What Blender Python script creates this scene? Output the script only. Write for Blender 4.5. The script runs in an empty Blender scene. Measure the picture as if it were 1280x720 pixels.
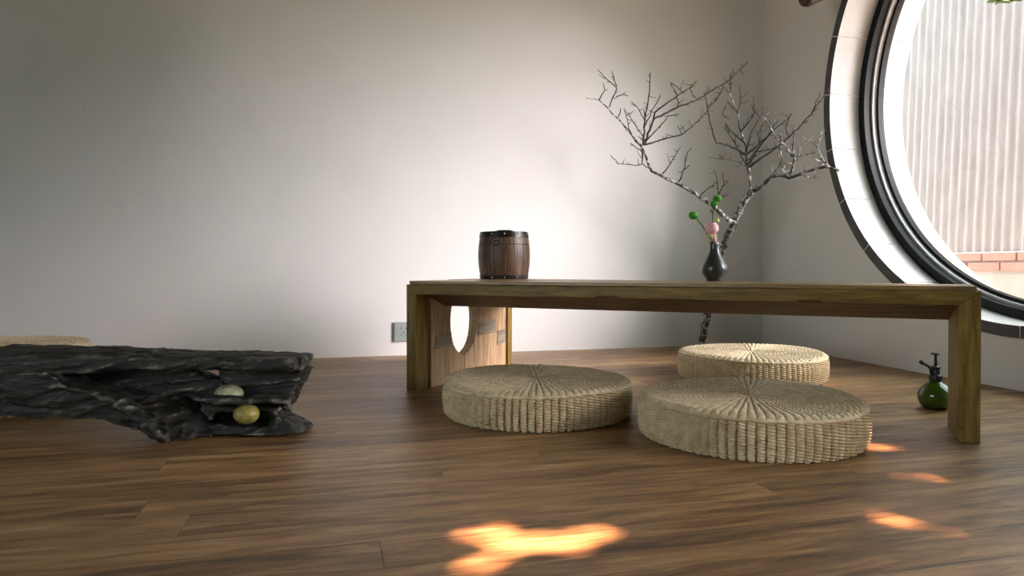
import bpy, bmesh, math, random
import numpy as np
from mathutils import Vector, Matrix, noise as mnoise

random.seed(7)
HEDGE = 9000
S = bpy.context.scene
COL = S.collection
PI = math.pi

# ------------------------------------------------------------------ camera
EYE = 0.40
FPX = 853.333
PITCH = math.atan(10 / FPX)
cam_d = bpy.data.cameras.new('camera')
cam_d.lens = 24.0
cam_d.sensor_width = 36.0
cam_d.shift_y = -14 / 1280
cam_d.clip_start = 0.02
cam = bpy.data.objects.new('camera', cam_d)
COL.objects.link(cam)
cam.location = (0, 0, EYE)
cam.rotation_euler = (PI / 2 - PITCH, 0, 0)
S.camera = cam

# ------------------------------------------------------------------ world, sun, exposure
world = bpy.data.worlds.new('sky')
S.world = world
world.use_nodes = True
bg = world.node_tree.nodes['Background']
bg.inputs['Color'].default_value = (0.84, 0.98, 0.98, 1)
bg.inputs['Strength'].default_value = 4.0

SUN_DIR = Vector((-0.155, 0.476, -0.866)).normalized()     # the way the sunlight travels
sun_d = bpy.data.lights.new('sun', 'SUN')
sun_d.energy = 62.0
sun_d.color = (1.0, 0.57, 0.39)
sun_d.angle = math.radians(0.6)
sun = bpy.data.objects.new('sun', sun_d)
COL.objects.link(sun)
sun.rotation_euler = SUN_DIR.to_track_quat('-Z', 'Y').to_euler()
sun.location = (-2, -3, 8)

# the wide glow of veiled daylight that comes down over the yard wall and in through the round window
GA, GE = math.radians(37), math.radians(18.5)
_n2 = Vector((0.9745, 0.2245, 0)); _e2 = Vector((0.2245, -0.9745, 0))
GLOW_DIR = -_n2 * math.cos(GA) * math.cos(GE) - _e2 * math.sin(GA) * math.cos(GE) - Vector((0, 0, math.sin(GE)))
glow_d = bpy.data.lights.new('veiled_daylight', 'SUN')
glow_d.energy = 6.2
glow_d.color = (1.0, 0.84, 0.89)
glow_d.angle = math.radians(28)
glow = bpy.data.objects.new('veiled_daylight', glow_d)
COL.objects.link(glow)
glow.rotation_euler = GLOW_DIR.to_track_quat('-Z', 'Y').to_euler()
glow.location = (6, 0, 5)

S.view_settings.view_transform = 'Standard'
S.view_settings.look = 'None'
S.view_settings.gamma = 1.0
S.view_settings.use_curve_mapping = False
S.view_settings.exposure = 0.42

# ------------------------------------------------------------------ room frame
C0 = Vector((1.339, 3.646, 0))           # the corner behind the branch
E1 = Vector((-0.9664, -0.2570, 0)).normalized()   # along the back wall, away from the corner
E2 = Vector((0.2245, -0.9745, 0)).normalized()    # along the window wall, towards the viewer
N2 = Vector((0.9745, 0.2245, 0)).normalized()     # out through the window wall
N1 = Vector((-0.2570, 0.9664, 0)).normalized()    # out through the back wall
S_LEN, T_LEN, ROOM_H, W_TH = 6.0, 6.0, 2.8, 0.35

def rm(s, t, z):      # room coordinates: s along the back wall, t along the window wall
    return C0 + E1 * s + E2 * t + Vector((0, 0, z))
def ww(t, w, z):      # window wall coordinates: t along, w outward
    return C0 + E2 * t + N2 * w + Vector((0, 0, z))

def at(px, py, d):    # the point seen at (px, py) standing d metres in front of the viewer
    X = (px - 640) / FPX
    Y = (346 - py) / FPX
    r = Vector((X, math.cos(PITCH) + Y * math.sin(PITCH), -math.sin(PITCH) + Y * math.cos(PITCH)))
    return Vector((0, 0, EYE)) + r * (d / r.y)

# ------------------------------------------------------------------ helpers
def tag(o, label=None, cat=None, group=None, kind=None):
    if label: o['label'] = label
    if cat: o['category'] = cat
    if group: o['group'] = group
    if kind: o['kind'] = kind
    return o

def empty(name, loc=(0, 0, 0), rz=0):
    o = bpy.data.objects.new(name, None)
    o.empty_display_size = 0.05
    COL.objects.link(o)
    o.location = loc
    o.rotation_euler = (0, 0, rz)
    return o

def link(name, me, mat, parent=None, loc=None, rot=None):
    o = bpy.data.objects.new(name, me)
    COL.objects.link(o)
    if mat is not None and not me.materials:
        for m in (mat if isinstance(mat, (list, tuple)) else [mat]):
            me.materials.append(m)
    if parent: o.parent = parent
    if loc is not None: o.location = loc
    if rot is not None: o.rotation_euler = rot
    return o

class MB:
    def __init__(self):
        self.v = []; self.f = []; self.m = []; self.cur = 0
    def add(self, vs, fs):
        b = len(self.v)
        self.v += [tuple(x) for x in vs]
        for f in fs:
            self.f.append(tuple(i + b for i in f)); self.m.append(self.cur)
        return self
    def box(self, lo, hi):
        x0, y0, z0 = lo; x1, y1, z1 = hi
        vs = [(x0,y0,z0),(x1,y0,z0),(x1,y1,z0),(x0,y1,z0),(x0,y0,z1),(x1,y0,z1),(x1,y1,z1),(x0,y1,z1)]
        return self.add(vs, [(0,3,2,1),(4,5,6,7),(0,1,5,4),(1,2,6,5),(2,3,7,6),(3,0,4,7)])
    def hexa(self, a):     # eight corners, bottom ring then top ring
        return self.add(a, [(0,3,2,1),(4,5,6,7),(0,1,5,4),(1,2,6,5),(2,3,7,6),(3,0,4,7)])
    def prism(self, pts, ext):   # polygon of 3D points extruded by vector ext
        n = len(pts)
        ext = Vector(ext)
        vs = [Vector(p) for p in pts] + [Vector(p) + ext for p in pts]
        fs = [tuple(range(n))[::-1], tuple(range(n, 2 * n))]
        fs += [(i, (i + 1) % n, n + (i + 1) % n, n + i) for i in range(n)]
        return self.add(vs, fs)
    def tube(self, path, radii, n=8, cap=True):
        path = [Vector(p) for p in path]
        if not isinstance(radii, (list, tuple)): radii = [radii] * len(path)
        vs = []; fs = []
        up = Vector((0.31, 0.87, 0.38)).normalized()
        for i, p in enumerate(path):
            a = path[max(i - 1, 0)]; b = path[min(i + 1, len(path) - 1)]
            t = (b - a)
            t = t.normalized() if t.length > 1e-9 else Vector((0, 0, 1))
            x = t.cross(up)
            if x.length < 1e-4: x = t.cross(Vector((1, 0, 0)))
            x.normalize(); y = t.cross(x)
            for k in range(n):
                an = 2 * PI * k / n
                vs.append(p + (x * math.cos(an) + y * math.sin(an)) * radii[i])
        for i in range(len(path) - 1):
            for k in range(n):
                k2 = (k + 1) % n
                fs.append((i*n + k, i*n + k2, (i+1)*n + k2, (i+1)*n + k))
        if cap:
            fs.append(tuple(range(n))[::-1]); b = (len(path) - 1) * n
            fs.append(tuple(range(b, b + n)))
        return self.add(vs, fs)
    def lathe(self, prof, n=32, center=(0, 0, 0), a0=0.0, a1=2 * PI, closed_prof=False):
        cx, cy, cz = center
        full = abs(a1 - a0 - 2 * PI) < 1e-6
        na = n if full else n + 1
        vs = []; fs = []
        for k in range(na):
            an = a0 + (a1 - a0) * k / n
            for r, z in prof:
                vs.append((cx + r * math.cos(an), cy + r * math.sin(an), cz + z))
        m = len(prof)
        for k in range(n):
            k2 = (k + 1) % na if full else k + 1
            for j in range(m if closed_prof else m - 1):
                j2 = (j + 1) % m
                fs.append((k*m + j, k2*m + j, k2*m + j2, k*m + j2))
        if not full and closed_prof:
            fs.append(tuple(range(m))); fs.append(tuple(range((na-1)*m, na*m))[::-1])
        return self.add(vs, fs)
    def mesh(self, name, smooth=False, bevel=0, fix=True):
        me = bpy.data.meshes.new(name)
        me.from_pydata(self.v, [], self.f)
        me.update()
        if any(self.m): me.polygons.foreach_set('material_index', self.m)
        if fix or bevel:
            bm = bmesh.new(); bm.from_mesh(me)
            bmesh.ops.remove_doubles(bm, verts=bm.verts, dist=1e-6)
            bmesh.ops.recalc_face_normals(bm, faces=bm.faces)
            if bevel:
                es = [e for e in bm.edges if len(e.link_faces) == 2 and e.calc_face_angle(0) > 0.5]
                bmesh.ops.bevel(bm, geom=es, offset=bevel, segments=2, profile=0.6, affect='EDGES', clamp_overlap=True)
            bm.to_mesh(me); bm.free()
        if smooth:
            me.polygons.foreach_set('use_smooth', [True] * len(me.polygons))
        return me
    def build(self, name, mat, parent=None, smooth=False, bevel=0, **k):
        return link(name, self.mesh(name, smooth, bevel), mat, parent, **k)

# ------------------------------------------------------------------ materials
def new_mat(name):
    m = bpy.data.materials.new(name); m.use_nodes = True
    nt = m.node_tree
    return m, nt, nt.nodes['Principled BSDF']
def nd(nt, kind, **props):
    n = nt.nodes.new(kind)
    for k, v in props.items():
        if hasattr(n, k) and not isinstance(v, tuple): setattr(n, k, v)
    return n
def ramp(nt, stops, interp='LINEAR'):
    r = nt.nodes.new('ShaderNodeValToRGB')
    cr = r.color_ramp; cr.interpolation = interp
    while len(cr.elements) > 1: cr.elements.remove(cr.elements[-1])
    cr.elements[0].position = stops[0][0]; cr.elements[0].color = (*stops[0][1], 1)
    for p, c in stops[1:]:
        e = cr.elements.new(p); e.color = (*c, 1)
    return r
def coords(nt, scale=(1, 1, 1), kind='Object', per_object=False):
    tc = nt.nodes.new('ShaderNodeTexCoord')
    mp = nt.nodes.new('ShaderNodeMapping')
    mp.inputs['Scale'].default_value = scale
    src = tc.outputs[kind]
    if per_object:
        oi = nt.nodes.new('ShaderNodeObjectInfo')
        mul = nt.nodes.new('ShaderNodeMath'); mul.operation = 'MULTIPLY'; mul.inputs[1].default_value = 37.0
        nt.links.new(oi.outputs['Random'], mul.inputs[0])
        ad = nt.nodes.new('ShaderNodeVectorMath'); ad.operation = 'ADD'
        nt.links.new(src, ad.inputs[0]); nt.links.new(mul.outputs[0], ad.inputs[1])
        src = ad.outputs[0]
    nt.links.new(src, mp.inputs['Vector'])
    return mp.outputs['Vector']
def noise_tex(nt, vec, scale, detail=4, rough=0.55, dist=0.0):
    n = nt.nodes.new('ShaderNodeTexNoise')
    n.inputs['Scale'].default_value = scale; n.inputs['Detail'].default_value = detail
    n.inputs['Roughness'].default_value = rough; n.inputs['Distortion'].default_value = dist
    nt.links.new(vec, n.inputs['Vector'])
    return n.outputs['Fac']
def bump(nt, bs, h, strength, dist=0.01):
    b = nt.nodes.new('ShaderNodeBump')
    b.inputs['Strength'].default_value = strength; b.inputs['Distance'].default_value = dist
    nt.links.new(h, b.inputs['Height']); nt.links.new(b.outputs['Normal'], bs.inputs['Normal'])
def mixc(nt, fac, a, b, mode='MIX'):
    m = nt.nodes.new('ShaderNodeMix'); m.data_type = 'RGBA'; m.blend_type = mode
    if isinstance(fac, (int, float)): m.inputs['Factor'].default_value = fac
    else: nt.links.new(fac, m.inputs['Factor'])
    for s, i in ((a, 'A'), (b, 'B')):
        sock = [q for q in m.inputs if q.name == i and q.type == 'RGBA'][0]
        if isinstance(s, tuple): sock.default_value = (*s, 1)
        else: nt.links.new(s, sock)
    return [q for q in m.outputs if q.type == 'RGBA'][0]

def plain(name, color, rough=0.5, metal=0.0, var=0.15, scale=30.0, bmp=0.0, spec=0.5, per_object=False):
    m, nt, bs = new_mat(name)
    v = coords(nt, per_object=per_object)
    f = noise_tex(nt, v, scale)
    d = tuple(c * (1 - var) for c in color); l = tuple(min(1, c * (1 + var)) for c in color)
    r = ramp(nt, [(0.3, d), (0.7, l)])
    nt.links.new(f, r.inputs[0]); nt.links.new(r.outputs[0], bs.inputs['Base Color'])
    bs.inputs['Roughness'].default_value = rough; bs.inputs['Metallic'].default_value = metal
    bs.inputs['Specular IOR Level'].default_value = spec
    if bmp: bump(nt, bs, f, bmp, 0.004)
    return m

def wood(name, stops, grain=(1.2, 14, 14), scale=6.0, rough=0.5, bmp=0.25, per_object=True, spec=0.4):
    m, nt, bs = new_mat(name)
    v = coords(nt, grain, per_object=per_object)
    a = noise_tex(nt, v, scale, 6, 0.6, 0.6)
    b = noise_tex(nt, v, scale * 5, 4, 0.6)
    mx = nt.nodes.new('ShaderNodeMath'); mx.operation = 'MULTIPLY_ADD'; mx.inputs[1].default_value = 0.35
    nt.links.new(b, mx.inputs[0])
    sub = nt.nodes.new('ShaderNodeMath'); sub.operation = 'SUBTRACT'; sub.inputs[1].default_value = 0.175
    nt.links.new(a, sub.inputs[0]); nt.links.new(sub.outputs[0], mx.inputs[2])
    r = ramp(nt, stops)
    nt.links.new(mx.outputs[0], r.inputs[0])
    nt.links.new(r.outputs[0], bs.inputs['Base Color'])
    bs.inputs['Roughness'].default_value = rough
    bs.inputs['Specular IOR Level'].default_value = spec
    bump(nt, bs, mx.outputs[0], bmp, 0.004)
    return m

def plaster_mat():
    m, nt, bs = new_mat('wall_plaster')
    v = coords(nt)
    big = noise_tex(nt, v, 1.3, 5, 0.6)
    r = ramp(nt, [(0.3, (0.665, 0.66, 0.635)), (0.7, (0.72, 0.715, 0.69))])
    nt.links.new(big, r.inputs[0])
    # small chips and scuffs with a shape of their own
    vr = nt.nodes.new('ShaderNodeTexVoronoi'); vr.inputs['Scale'].default_value = 2.6
    wob = nt.nodes.new('ShaderNodeTexNoise'); wob.inputs['Scale'].default_value = 26
    nt.links.new(v, wob.inputs['Vector'])
    av = nt.nodes.new('ShaderNodeVectorMath'); av.operation = 'MULTIPLY_ADD'
    av.inputs[1].default_value = (0.05, 0.05, 0.05)
    nt.links.new(wob.outputs['Color'], av.inputs[0]); nt.links.new(v, av.inputs[2])
    nt.links.new(av.outputs[0], vr.inputs['Vector'])
    chip = ramp(nt, [(0.024, (1, 1, 1)), (0.036, (0, 0, 0))])
    nt.links.new(vr.outputs['Distance'], chip.inputs[0])
    c = mixc(nt, chip.outputs[0], r.outputs[0], (0.42, 0.39, 0.36))
    nt.links.new(c, bs.inputs['Base Color'])
    bs.inputs['Roughness'].default_value = 0.85
    bs.inputs['Specular IOR Level'].default_value = 0.2
    fine = noise_tex(nt, v, 180, 3, 0.6)
    bump(nt, bs, fine, 0.12, 0.004)
    return m

def floor_mat():
    m, nt, bs = new_mat('floor_wood')
    v = coords(nt, (1.6, 13, 13), per_object=True)
    a = noise_tex(nt, v, 2.6, 7, 0.62, 0.8)
    b = noise_tex(nt, v, 16, 4, 0.6)
    oi = nt.nodes.new('ShaderNodeObjectInfo')
    r = ramp(nt, [(0.26, (0.070, 0.034, 0.015)), (0.43, (0.20, 0.108, 0.045)),
                  (0.58, (0.35, 0.200, 0.088)), (0.76, (0.50, 0.315, 0.155))])
    mx = nt.nodes.new('ShaderNodeMath'); mx.operation = 'MULTIPLY_ADD'; mx.inputs[1].default_value = 0.3
    nt.links.new(b, mx.inputs[0])
    rr = nt.nodes.new('ShaderNodeMath'); rr.operation = 'MULTIPLY_ADD'
    rr.inputs[1].default_value = 0.16; rr.inputs[2].default_value = -0.23
    nt.links.new(oi.outputs['Random'], rr.inputs[0])
    s = nt.nodes.new('ShaderNodeMath'); s.operation = 'ADD'
    nt.links.new(a, s.inputs[0]); nt.links.new(rr.outputs[0], s.inputs[1])
    nt.links.new(s.outputs[0], mx.inputs[2])
    nt.links.new(mx.outputs[0], r.inputs[0])
    nt.links.new(r.outputs[0], bs.inputs['Base Color'])
    rg = nt.nodes.new('ShaderNodeMapRange')
    rg.inputs['To Min'].default_value = 0.34; rg.inputs['To Max'].default_value = 0.5
    nt.links.new(b, rg.inputs['Value']); nt.links.new(rg.outputs[0], bs.inputs['Roughness'])
    bs.inputs['Specular IOR Level'].default_value = 0.42
    bump(nt, bs, mx.outputs[0], 0.12, 0.003)
    return m

def straw_mat():
    m, nt, bs = new_mat('woven_straw')
    v = coords(nt, per_object=True)
    a = noise_tex(nt, v, 45, 4, 0.6)
    b = noise_tex(nt, v, 160, 3, 0.5)
    r = ramp(nt, [(0.25, (0.46, 0.35, 0.20)), (0.5, (0.66, 0.53, 0.34)), (0.75, (0.80, 0.68, 0.49))])
    mx = nt.nodes.new('ShaderNodeMath'); mx.operation = 'MULTIPLY_ADD'; mx.inputs[1].default_value = 0.4
    nt.links.new(b, mx.inputs[0])
    s = nt.nodes.new('ShaderNodeMath'); s.operation = 'SUBTRACT'; s.inputs[1].default_value = 0.2
    nt.links.new(a, s.inputs[0]); nt.links.new(s.outputs[0], mx.inputs[2])
    nt.links.new(mx.outputs[0], r.inputs[0]); nt.links.new(r.outputs[0], bs.inputs['Base Color'])
    bs.inputs['Roughness'].default_value = 0.6
    bs.inputs['Specular IOR Level'].default_value = 0.3
    return m

def bark_mat():
    m, nt, bs = new_mat('mottled_bark')
    v = coords(nt)
    a = noise_tex(nt, v, 60, 3, 0.55, 0.3)
    r = ramp(nt, [(0.44, (0.035, 0.034, 0.032)), (0.52, (0.13, 0.125, 0.12)), (0.60, (0.55, 0.53, 0.51))])
    nt.links.new(a, r.inputs[0]); nt.links.new(r.outputs[0], bs.inputs['Base Color'])
    bs.inputs['Roughness'].default_value = 0.8
    bump(nt, bs, a, 0.5, 0.004)
    return m

def unlit_twig_mat():
    return plain('unlit_twig_bark', (0.035, 0.034, 0.033), 0.85, var=0.6, scale=50)  # darker copy of the bark, painting in twigs left unlit

def glass_mat():
    m = bpy.data.materials.new('window_glass'); m.use_nodes = True
    nt = m.node_tree; nt.nodes.clear()
    out = nt.nodes.new('ShaderNodeOutputMaterial')
    tr = nt.nodes.new('ShaderNodeBsdfTransparent'); tr.inputs[0].default_value = (0.95, 0.97, 0.96, 1)
    gl = nt.nodes.new('ShaderNodeBsdfGlossy'); gl.inputs['Roughness'].default_value = 0.02
    lw = nt.nodes.new('ShaderNodeLayerWeight'); lw.inputs[0].default_value = 0.5
    pw = nt.nodes.new('ShaderNodeMath'); pw.operation = 'POWER'; pw.inputs[1].default_value = 5.0
    nt.links.new(lw.outputs['Facing'], pw.inputs[0])
    fr = nt.nodes.new('ShaderNodeMath'); fr.operation = 'MULTIPLY_ADD'; fr.inputs[1].default_value = 0.6; fr.inputs[2].default_value = 0.03
    nt.links.new(pw.outputs[0], fr.inputs[0])
    mx = nt.nodes.new('ShaderNodeMixShader')
    nt.links.new(fr.outputs[0], mx.inputs[0]); nt.links.new(tr.outputs[0], mx.inputs[1]); nt.links.new(gl.outputs[0], mx.inputs[2])
    nt.links.new(mx.outputs[0], out.inputs['Surface'])
    return m

def sheet_mat():      # translucent corrugated plastic
    m, nt, bs = new_mat('white_corrugated_sheet')
    v = coords(nt, (4, 4, 0.6)); a = noise_tex(nt, v, 6, 4)
    r = ramp(nt, [(0.3, (0.25, 0.245, 0.262)), (0.7, (0.33, 0.32, 0.345))])
    nt.links.new(a, r.inputs[0]); nt.links.new(r.outputs[0], bs.inputs['Base Color'])
    bs.inputs['Roughness'].default_value = 0.5
    tl = nt.nodes.new('ShaderNodeBsdfTranslucent'); nt.links.new(r.outputs[0], tl.inputs[0])
    mx = nt.nodes.new('ShaderNodeMixShader'); mx.inputs[0].default_value = 0.08
    nt.links.new(bs.outputs[0], mx.inputs[1]); nt.links.new(tl.outputs[0], mx.inputs[2])
    nt.links.new(mx.outputs[0], nt.nodes['Material Output'].inputs['Surface'])
    return m

def drift_mat():      # dark weathered wood, rubbed pale on its ridges
    m, nt, bs = new_mat('driftwood')
    v = coords(nt, (2.2, 9, 16))
    a = noise_tex(nt, v, 5, 7, 0.65, 0.6)
    r = ramp(nt, [(0.3, (0.004, 0.0045, 0.004)), (0.52, (0.013, 0.0135, 0.012)), (0.68, (0.034, 0.032, 0.026)), (0.85, (0.11, 0.10, 0.07))])
    nt.links.new(a, r.inputs[0])
    ge = nt.nodes.new('ShaderNodeNewGeometry')
    pr = ramp(nt, [(0.508, (0, 0, 0)), (0.56, (1, 1, 1))])
    nt.links.new(ge.outputs['Pointiness'], pr.inputs[0])
    w = noise_tex(nt, coords(nt), 22, 3, 0.6)
    wr = ramp(nt, [(0.46, (0, 0, 0)), (0.66, (1, 1, 1))]); nt.links.new(w, wr.inputs[0])
    mu = nt.nodes.new('ShaderNodeMath'); mu.operation = 'MULTIPLY'
    nt.links.new(pr.outputs[0], mu.inputs[0]); nt.links.new(wr.outputs[0], mu.inputs[1])
    c = mixc(nt, mu.outputs[0], r.outputs[0], (0.24, 0.225, 0.17))
    nt.links.new(c, bs.inputs['Base Color'])
    bs.inputs['Roughness'].default_value = 0.5; bs.inputs['Specular IOR Level'].default_value = 0.35
    bump(nt, bs, a, 0.8, 0.006)
    return m

def leaf_mat(name, c):
    m, nt, bs = new_mat(name)
    v = coords(nt); a = noise_tex(nt, v, 20)
    r = ramp(nt, [(0.3, tuple(x * 0.7 for x in c)), (0.7, c)])
    nt.links.new(a, r.inputs[0]); nt.links.new(r.outputs[0], bs.inputs['Base Color'])
    bs.inputs['Roughness'].default_value = 0.5
    return m

M = dict(
    plaster=plaster_mat(), floor=floor_mat(), straw=straw_mat(), bark=bark_mat(), glass=glass_mat(),
    table=wood('aged_table_wood', [(0.25, (0.070, 0.040, 0.006)), (0.5, (0.18, 0.112, 0.018)), (0.75, (0.30, 0.195, 0.045))]),
    board=wood('aged_sheen_board_wood', [(0.25, (0.13, 0.075, 0.025)), (0.5, (0.30, 0.19, 0.075)), (0.75, (0.46, 0.32, 0.15))], rough=0.33, spec=0.6),  # paler than the rails, painting window sheen onto the top boards
    table_v=wood('aged_post_wood', [(0.25, (0.080, 0.045, 0.008)), (0.5, (0.20, 0.122, 0.022)), (0.75, (0.33, 0.215, 0.055))], grain=(14, 14, 1.2)),
    table_low=wood('shaded_apron_wood', [(0.3, (0.035, 0.020, 0.009)), (0.55, (0.12, 0.07, 0.028)), (0.8, (0.2, 0.12, 0.05))]),  # darker table wood, painting in the shade under the boards
    panel=wood('pale_panel_wood', [(0.25, (0.15, 0.08, 0.04)), (0.5, (0.48, 0.31, 0.17)), (0.75, (0.66, 0.48, 0.30))], grain=(14, 14, 1.0)),
    patch=wood('weathered_patch_wood', [(0.25, (0.13, 0.10, 0.075)), (0.6, (0.33, 0.27, 0.20))], grain=(14, 1.5, 14)),
    drift=drift_mat(),
    stone=plain('pale_stone', (0.47, 0.46, 0.455), 0.8, var=0.10, scale=9, bmp=0.15, per_object=True),
    stone_edge=plain('dark_stone_edge', (0.07, 0.072, 0.075), 0.7, var=0.25, scale=12, bmp=0.1),
    mortar=plain('pale_mortar', (0.8, 0.78, 0.76), 0.9),
    black=plain('black_frame_paint', (0.005, 0.0055, 0.0065), 0.5, var=0.2, spec=0.2),
    alu=plain('grey_seal', (0.55, 0.55, 0.56), 0.4, var=0.1),
    barrel=wood('barrel_wood', [(0.25, (0.030, 0.016, 0.009)), (0.5, (0.085, 0.046, 0.025)), (0.75, (0.19, 0.105, 0.06))], grain=(20, 20, 2), rough=0.38),
    iron=plain('dark_iron', (0.03, 0.026, 0.024), 0.32, metal=0.6, var=0.3),
    brass=plain('brass', (0.75, 0.62, 0.38), 0.3, metal=1.0),
    vase=plain('grey_glaze', (0.035, 0.036, 0.036), 0.28, var=0.3, scale=60, spec=0.6),
    petal=plain('pink_petal', (0.90, 0.46, 0.50), 0.5, var=0.25, scale=60),
    green=plain('green_bloom', (0.035, 0.28, 0.012), 0.6, var=0.35, scale=120),
    bud=plain('yellow_green_bud', (0.55, 0.6, 0.22), 0.6),
    stem=plain('dark_green_stem', (0.045, 0.09, 0.03), 0.6),
    bottle=plain('green_bottle_glass', (0.035, 0.075, 0.004), 0.08, var=0.1, spec=0.7),
    blackmetal=plain('black_metal', (0.015, 0.015, 0.016), 0.4, metal=0.3),
    plastic=plain('white_plastic', (0.30, 0.34, 0.33), 0.4, var=0.03),
    slot=plain('dark_slot', (0.02, 0.02, 0.02), 0.6),
    egg_pale=plain('pale_speckled_gourd', (0.27, 0.28, 0.17), 0.45, var=0.5, scale=55),
    egg_yellow=plain('yellow_speckled_gourd', (0.25, 0.21, 0.05), 0.4, var=0.4, scale=45),
    fence=sheet_mat(),
    brick=plain('pink_brick', (0.34, 0.19, 0.165), 0.85, var=0.18, scale=14, bmp=0.3, per_object=True),
    plinth=plain('pale_render', (0.36, 0.345, 0.345), 0.9, var=0.08, scale=5),
    rubble=plain('pale_rubble_stone', (0.33, 0.315, 0.315), 0.9, var=0.12, scale=8, per_object=True),
    ground=plain('mossy_paving', (0.17, 0.185, 0.16), 0.9, var=0.2, scale=1.5),
    leaf=leaf_mat('tree_leaf', (0.05, 0.12, 0.03)),
    twig=unlit_twig_mat(),
    darkbeam=wood('dark_beam_wood', [(0.3, (0.012, 0.007, 0.005)), (0.7, (0.05, 0.03, 0.02))], rough=0.5),
    ceil=wood('ceiling_boards', [(0.3, (0.06, 0.045, 0.035)), (0.7, (0.13, 0.10, 0.075))], rough=0.7, per_object=False),
    dim=plain('grey_green_paint', (0.15, 0.19, 0.18), 0.9, var=0.05, scale=2),
)

# ------------------------------------------------------------------ the setting
def room_box(name, s0, s1, t0, t1, z0, z1, mat, parent=None):
    mb = MB()
    a = [rm(s0, t0, z0), rm(s1, t0, z0), rm(s1, t1, z0), rm(s0, t1, z0)]
    b = [rm(s0, t0, z1), rm(s1, t0, z1), rm(s1, t1, z1), rm(s0, t1, z1)]
    mb.hexa(a + b)
    return mb.build(name, mat, parent)

tag(room_box('wall_back', -W_TH, S_LEN + W_TH, -W_TH, 0, -0.02, ROOM_H, M['plaster']), kind='structure')
tag(room_box('wall_rear', -W_TH, S_LEN + W_TH, T_LEN, T_LEN + 0.2, -0.02, ROOM_H, M['dim']), kind='structure')
# left wall, with an unseen doorway added for fill light
mb = MB()
DO0, DO1, DOH = 2.7, 5.2, 2.1
for t0, t1, z0, z1 in ((0, DO0, -0.02, ROOM_H), (DO1, T_LEN, -0.02, ROOM_H), (DO0, DO1, DOH, ROOM_H)):
    mb.hexa([rm(s_, t_, z_) for z_ in (z0, z1) for s_, t_ in ((S_LEN, t0), (S_LEN + 0.2, t0), (S_LEN + 0.2, t1), (S_LEN, t1))])
tag(mb.build('wall_left', M['dim']), kind='structure')
tag(room_box('wall_added_shade', 3.74, 3.86, 0, 1.25, -0.02, ROOM_H, M['dim']), kind='structure')  # unseen partition added to shade the left end of the back wall

# ceiling, with a skylight added behind the viewer to admit the sun spots
SK = (0.6, 2.35, 3.25, 4.15)      # s0, s1, t0, t1
mb = MB()
def slab(s0, s1, t0, t1, z0, z1):
    mb.hexa([rm(s0,t0,z0), rm(s1,t0,z0), rm(s1,t1,z0), rm(s0,t1,z0), rm(s0,t0,z1), rm(s1,t0,z1), rm(s1,t1,z1), rm(s0,t1,z1)])
lo, hi = -W_TH, S_LEN + W_TH
for q in ((lo, hi, -W_TH, SK[2]), (lo, hi, SK[3], T_LEN + 0.2), (lo, SK[0], SK[2], SK[3]), (SK[1], hi, SK[2], SK[3])):
    slab(*q, ROOM_H, ROOM_H + 0.1)
tag(mb.build('ceiling', M['ceil']), kind='structure')

# window wall with its round openings
TC, ZC, R_OUT, R_BORE = 1.465, 1.13, 0.957, 0.915
TC2 = 3.62  # centre of a second, unseen window added for fill light
def right_wall():
    mb = MB()
    z0, z1 = -0.02, ROOM_H
    for tc, t0, t1 in ((TC, 0.0, 2.54), (TC2, 2.54, T_LEN + 0.2)):
        angs = [2 * PI * k / 128 for k in range(128)]
        angs += [math.atan2(z - ZC, t - tc) % (2 * PI) for t in (t0, t1) for z in (z0, z1)]
        angs = sorted(set(round(a, 6) for a in angs))
        inn, outp = [], []
        for a in angs:
            c, s = math.cos(a), math.sin(a)
            ks = []
            if c > 1e-9: ks.append((t1 - tc) / c)
            if c < -1e-9: ks.append((t0 - tc) / c)
            if s > 1e-9: ks.append((z1 - ZC) / s)
            if s < -1e-9: ks.append((z0 - ZC) / s)
            k = min(ks)
            inn.append((tc + R_OUT * c, ZC + R_OUT * s)); outp.append((tc + k * c, ZC + k * s))
        n = len(angs); vs = []
        for w in (0.0, W_TH):
            vs += [ww(t, w, z) for t, z in inn]; vs += [ww(t, w, z) for t, z in outp]
        fs = []
        for i in range(n):
            j = (i + 1) % n
            fs.append((i, j, n + j, n + i)); fs.append((2*n + i, 3*n + i, 3*n + j, 2*n + j))
            fs.append((i, 2*n + i, 2*n + j, j)); fs.append((n + i, n + j, 3*n + j, 3*n + i))
        mb.add(vs, fs)
    return mb.build('wall_right', M['plaster'])
tag(right_wall(), kind='structure')

# round window and its added fill-light copy: stones, frame rings and panes
NB = 23
gap = 0.0022
def voussoir():
    mb = MB(); da = 2 * PI / NB; g = gap / R_BORE
    n = 8
    vs = []
    for k in range(n + 1):
        a = -da / 2 + g + (da - 2 * g) * k / n
        for r, w in ((R_BORE, -0.022), (R_OUT - 0.001, -0.022), (R_OUT - 0.001, W_TH + 0.015), (R_BORE, W_TH + 0.015)):
            vs.append((r * math.cos(a), r * math.sin(a), w))
    fs, ms = [], []
    for k in range(n):
        for j in range(4):
            fs.append((k*4 + j, (k+1)*4 + j, (k+1)*4 + (j+1) % 4, k*4 + (j+1) % 4))
            ms.append(1 if j in (0, 1) else 0)
    fs += [(0, 1, 2, 3), (n*4 + 3, n*4 + 2, n*4 + 1, n*4)]; ms += [0, 0]
    mb.v = vs; mb.f = fs; mb.m = ms
    me = mb.mesh('stone_block')
    me.materials.append(M['stone']); me.materials.append(M['stone_edge'])
    return me
vm = voussoir()
win_rot = Matrix((-E2, Vector((0, 0, 1)), N2)).transposed()
if win_rot.determinant() < 0: win_rot = Matrix((E2, Vector((0, 0, 1)), N2)).transposed()
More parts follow.
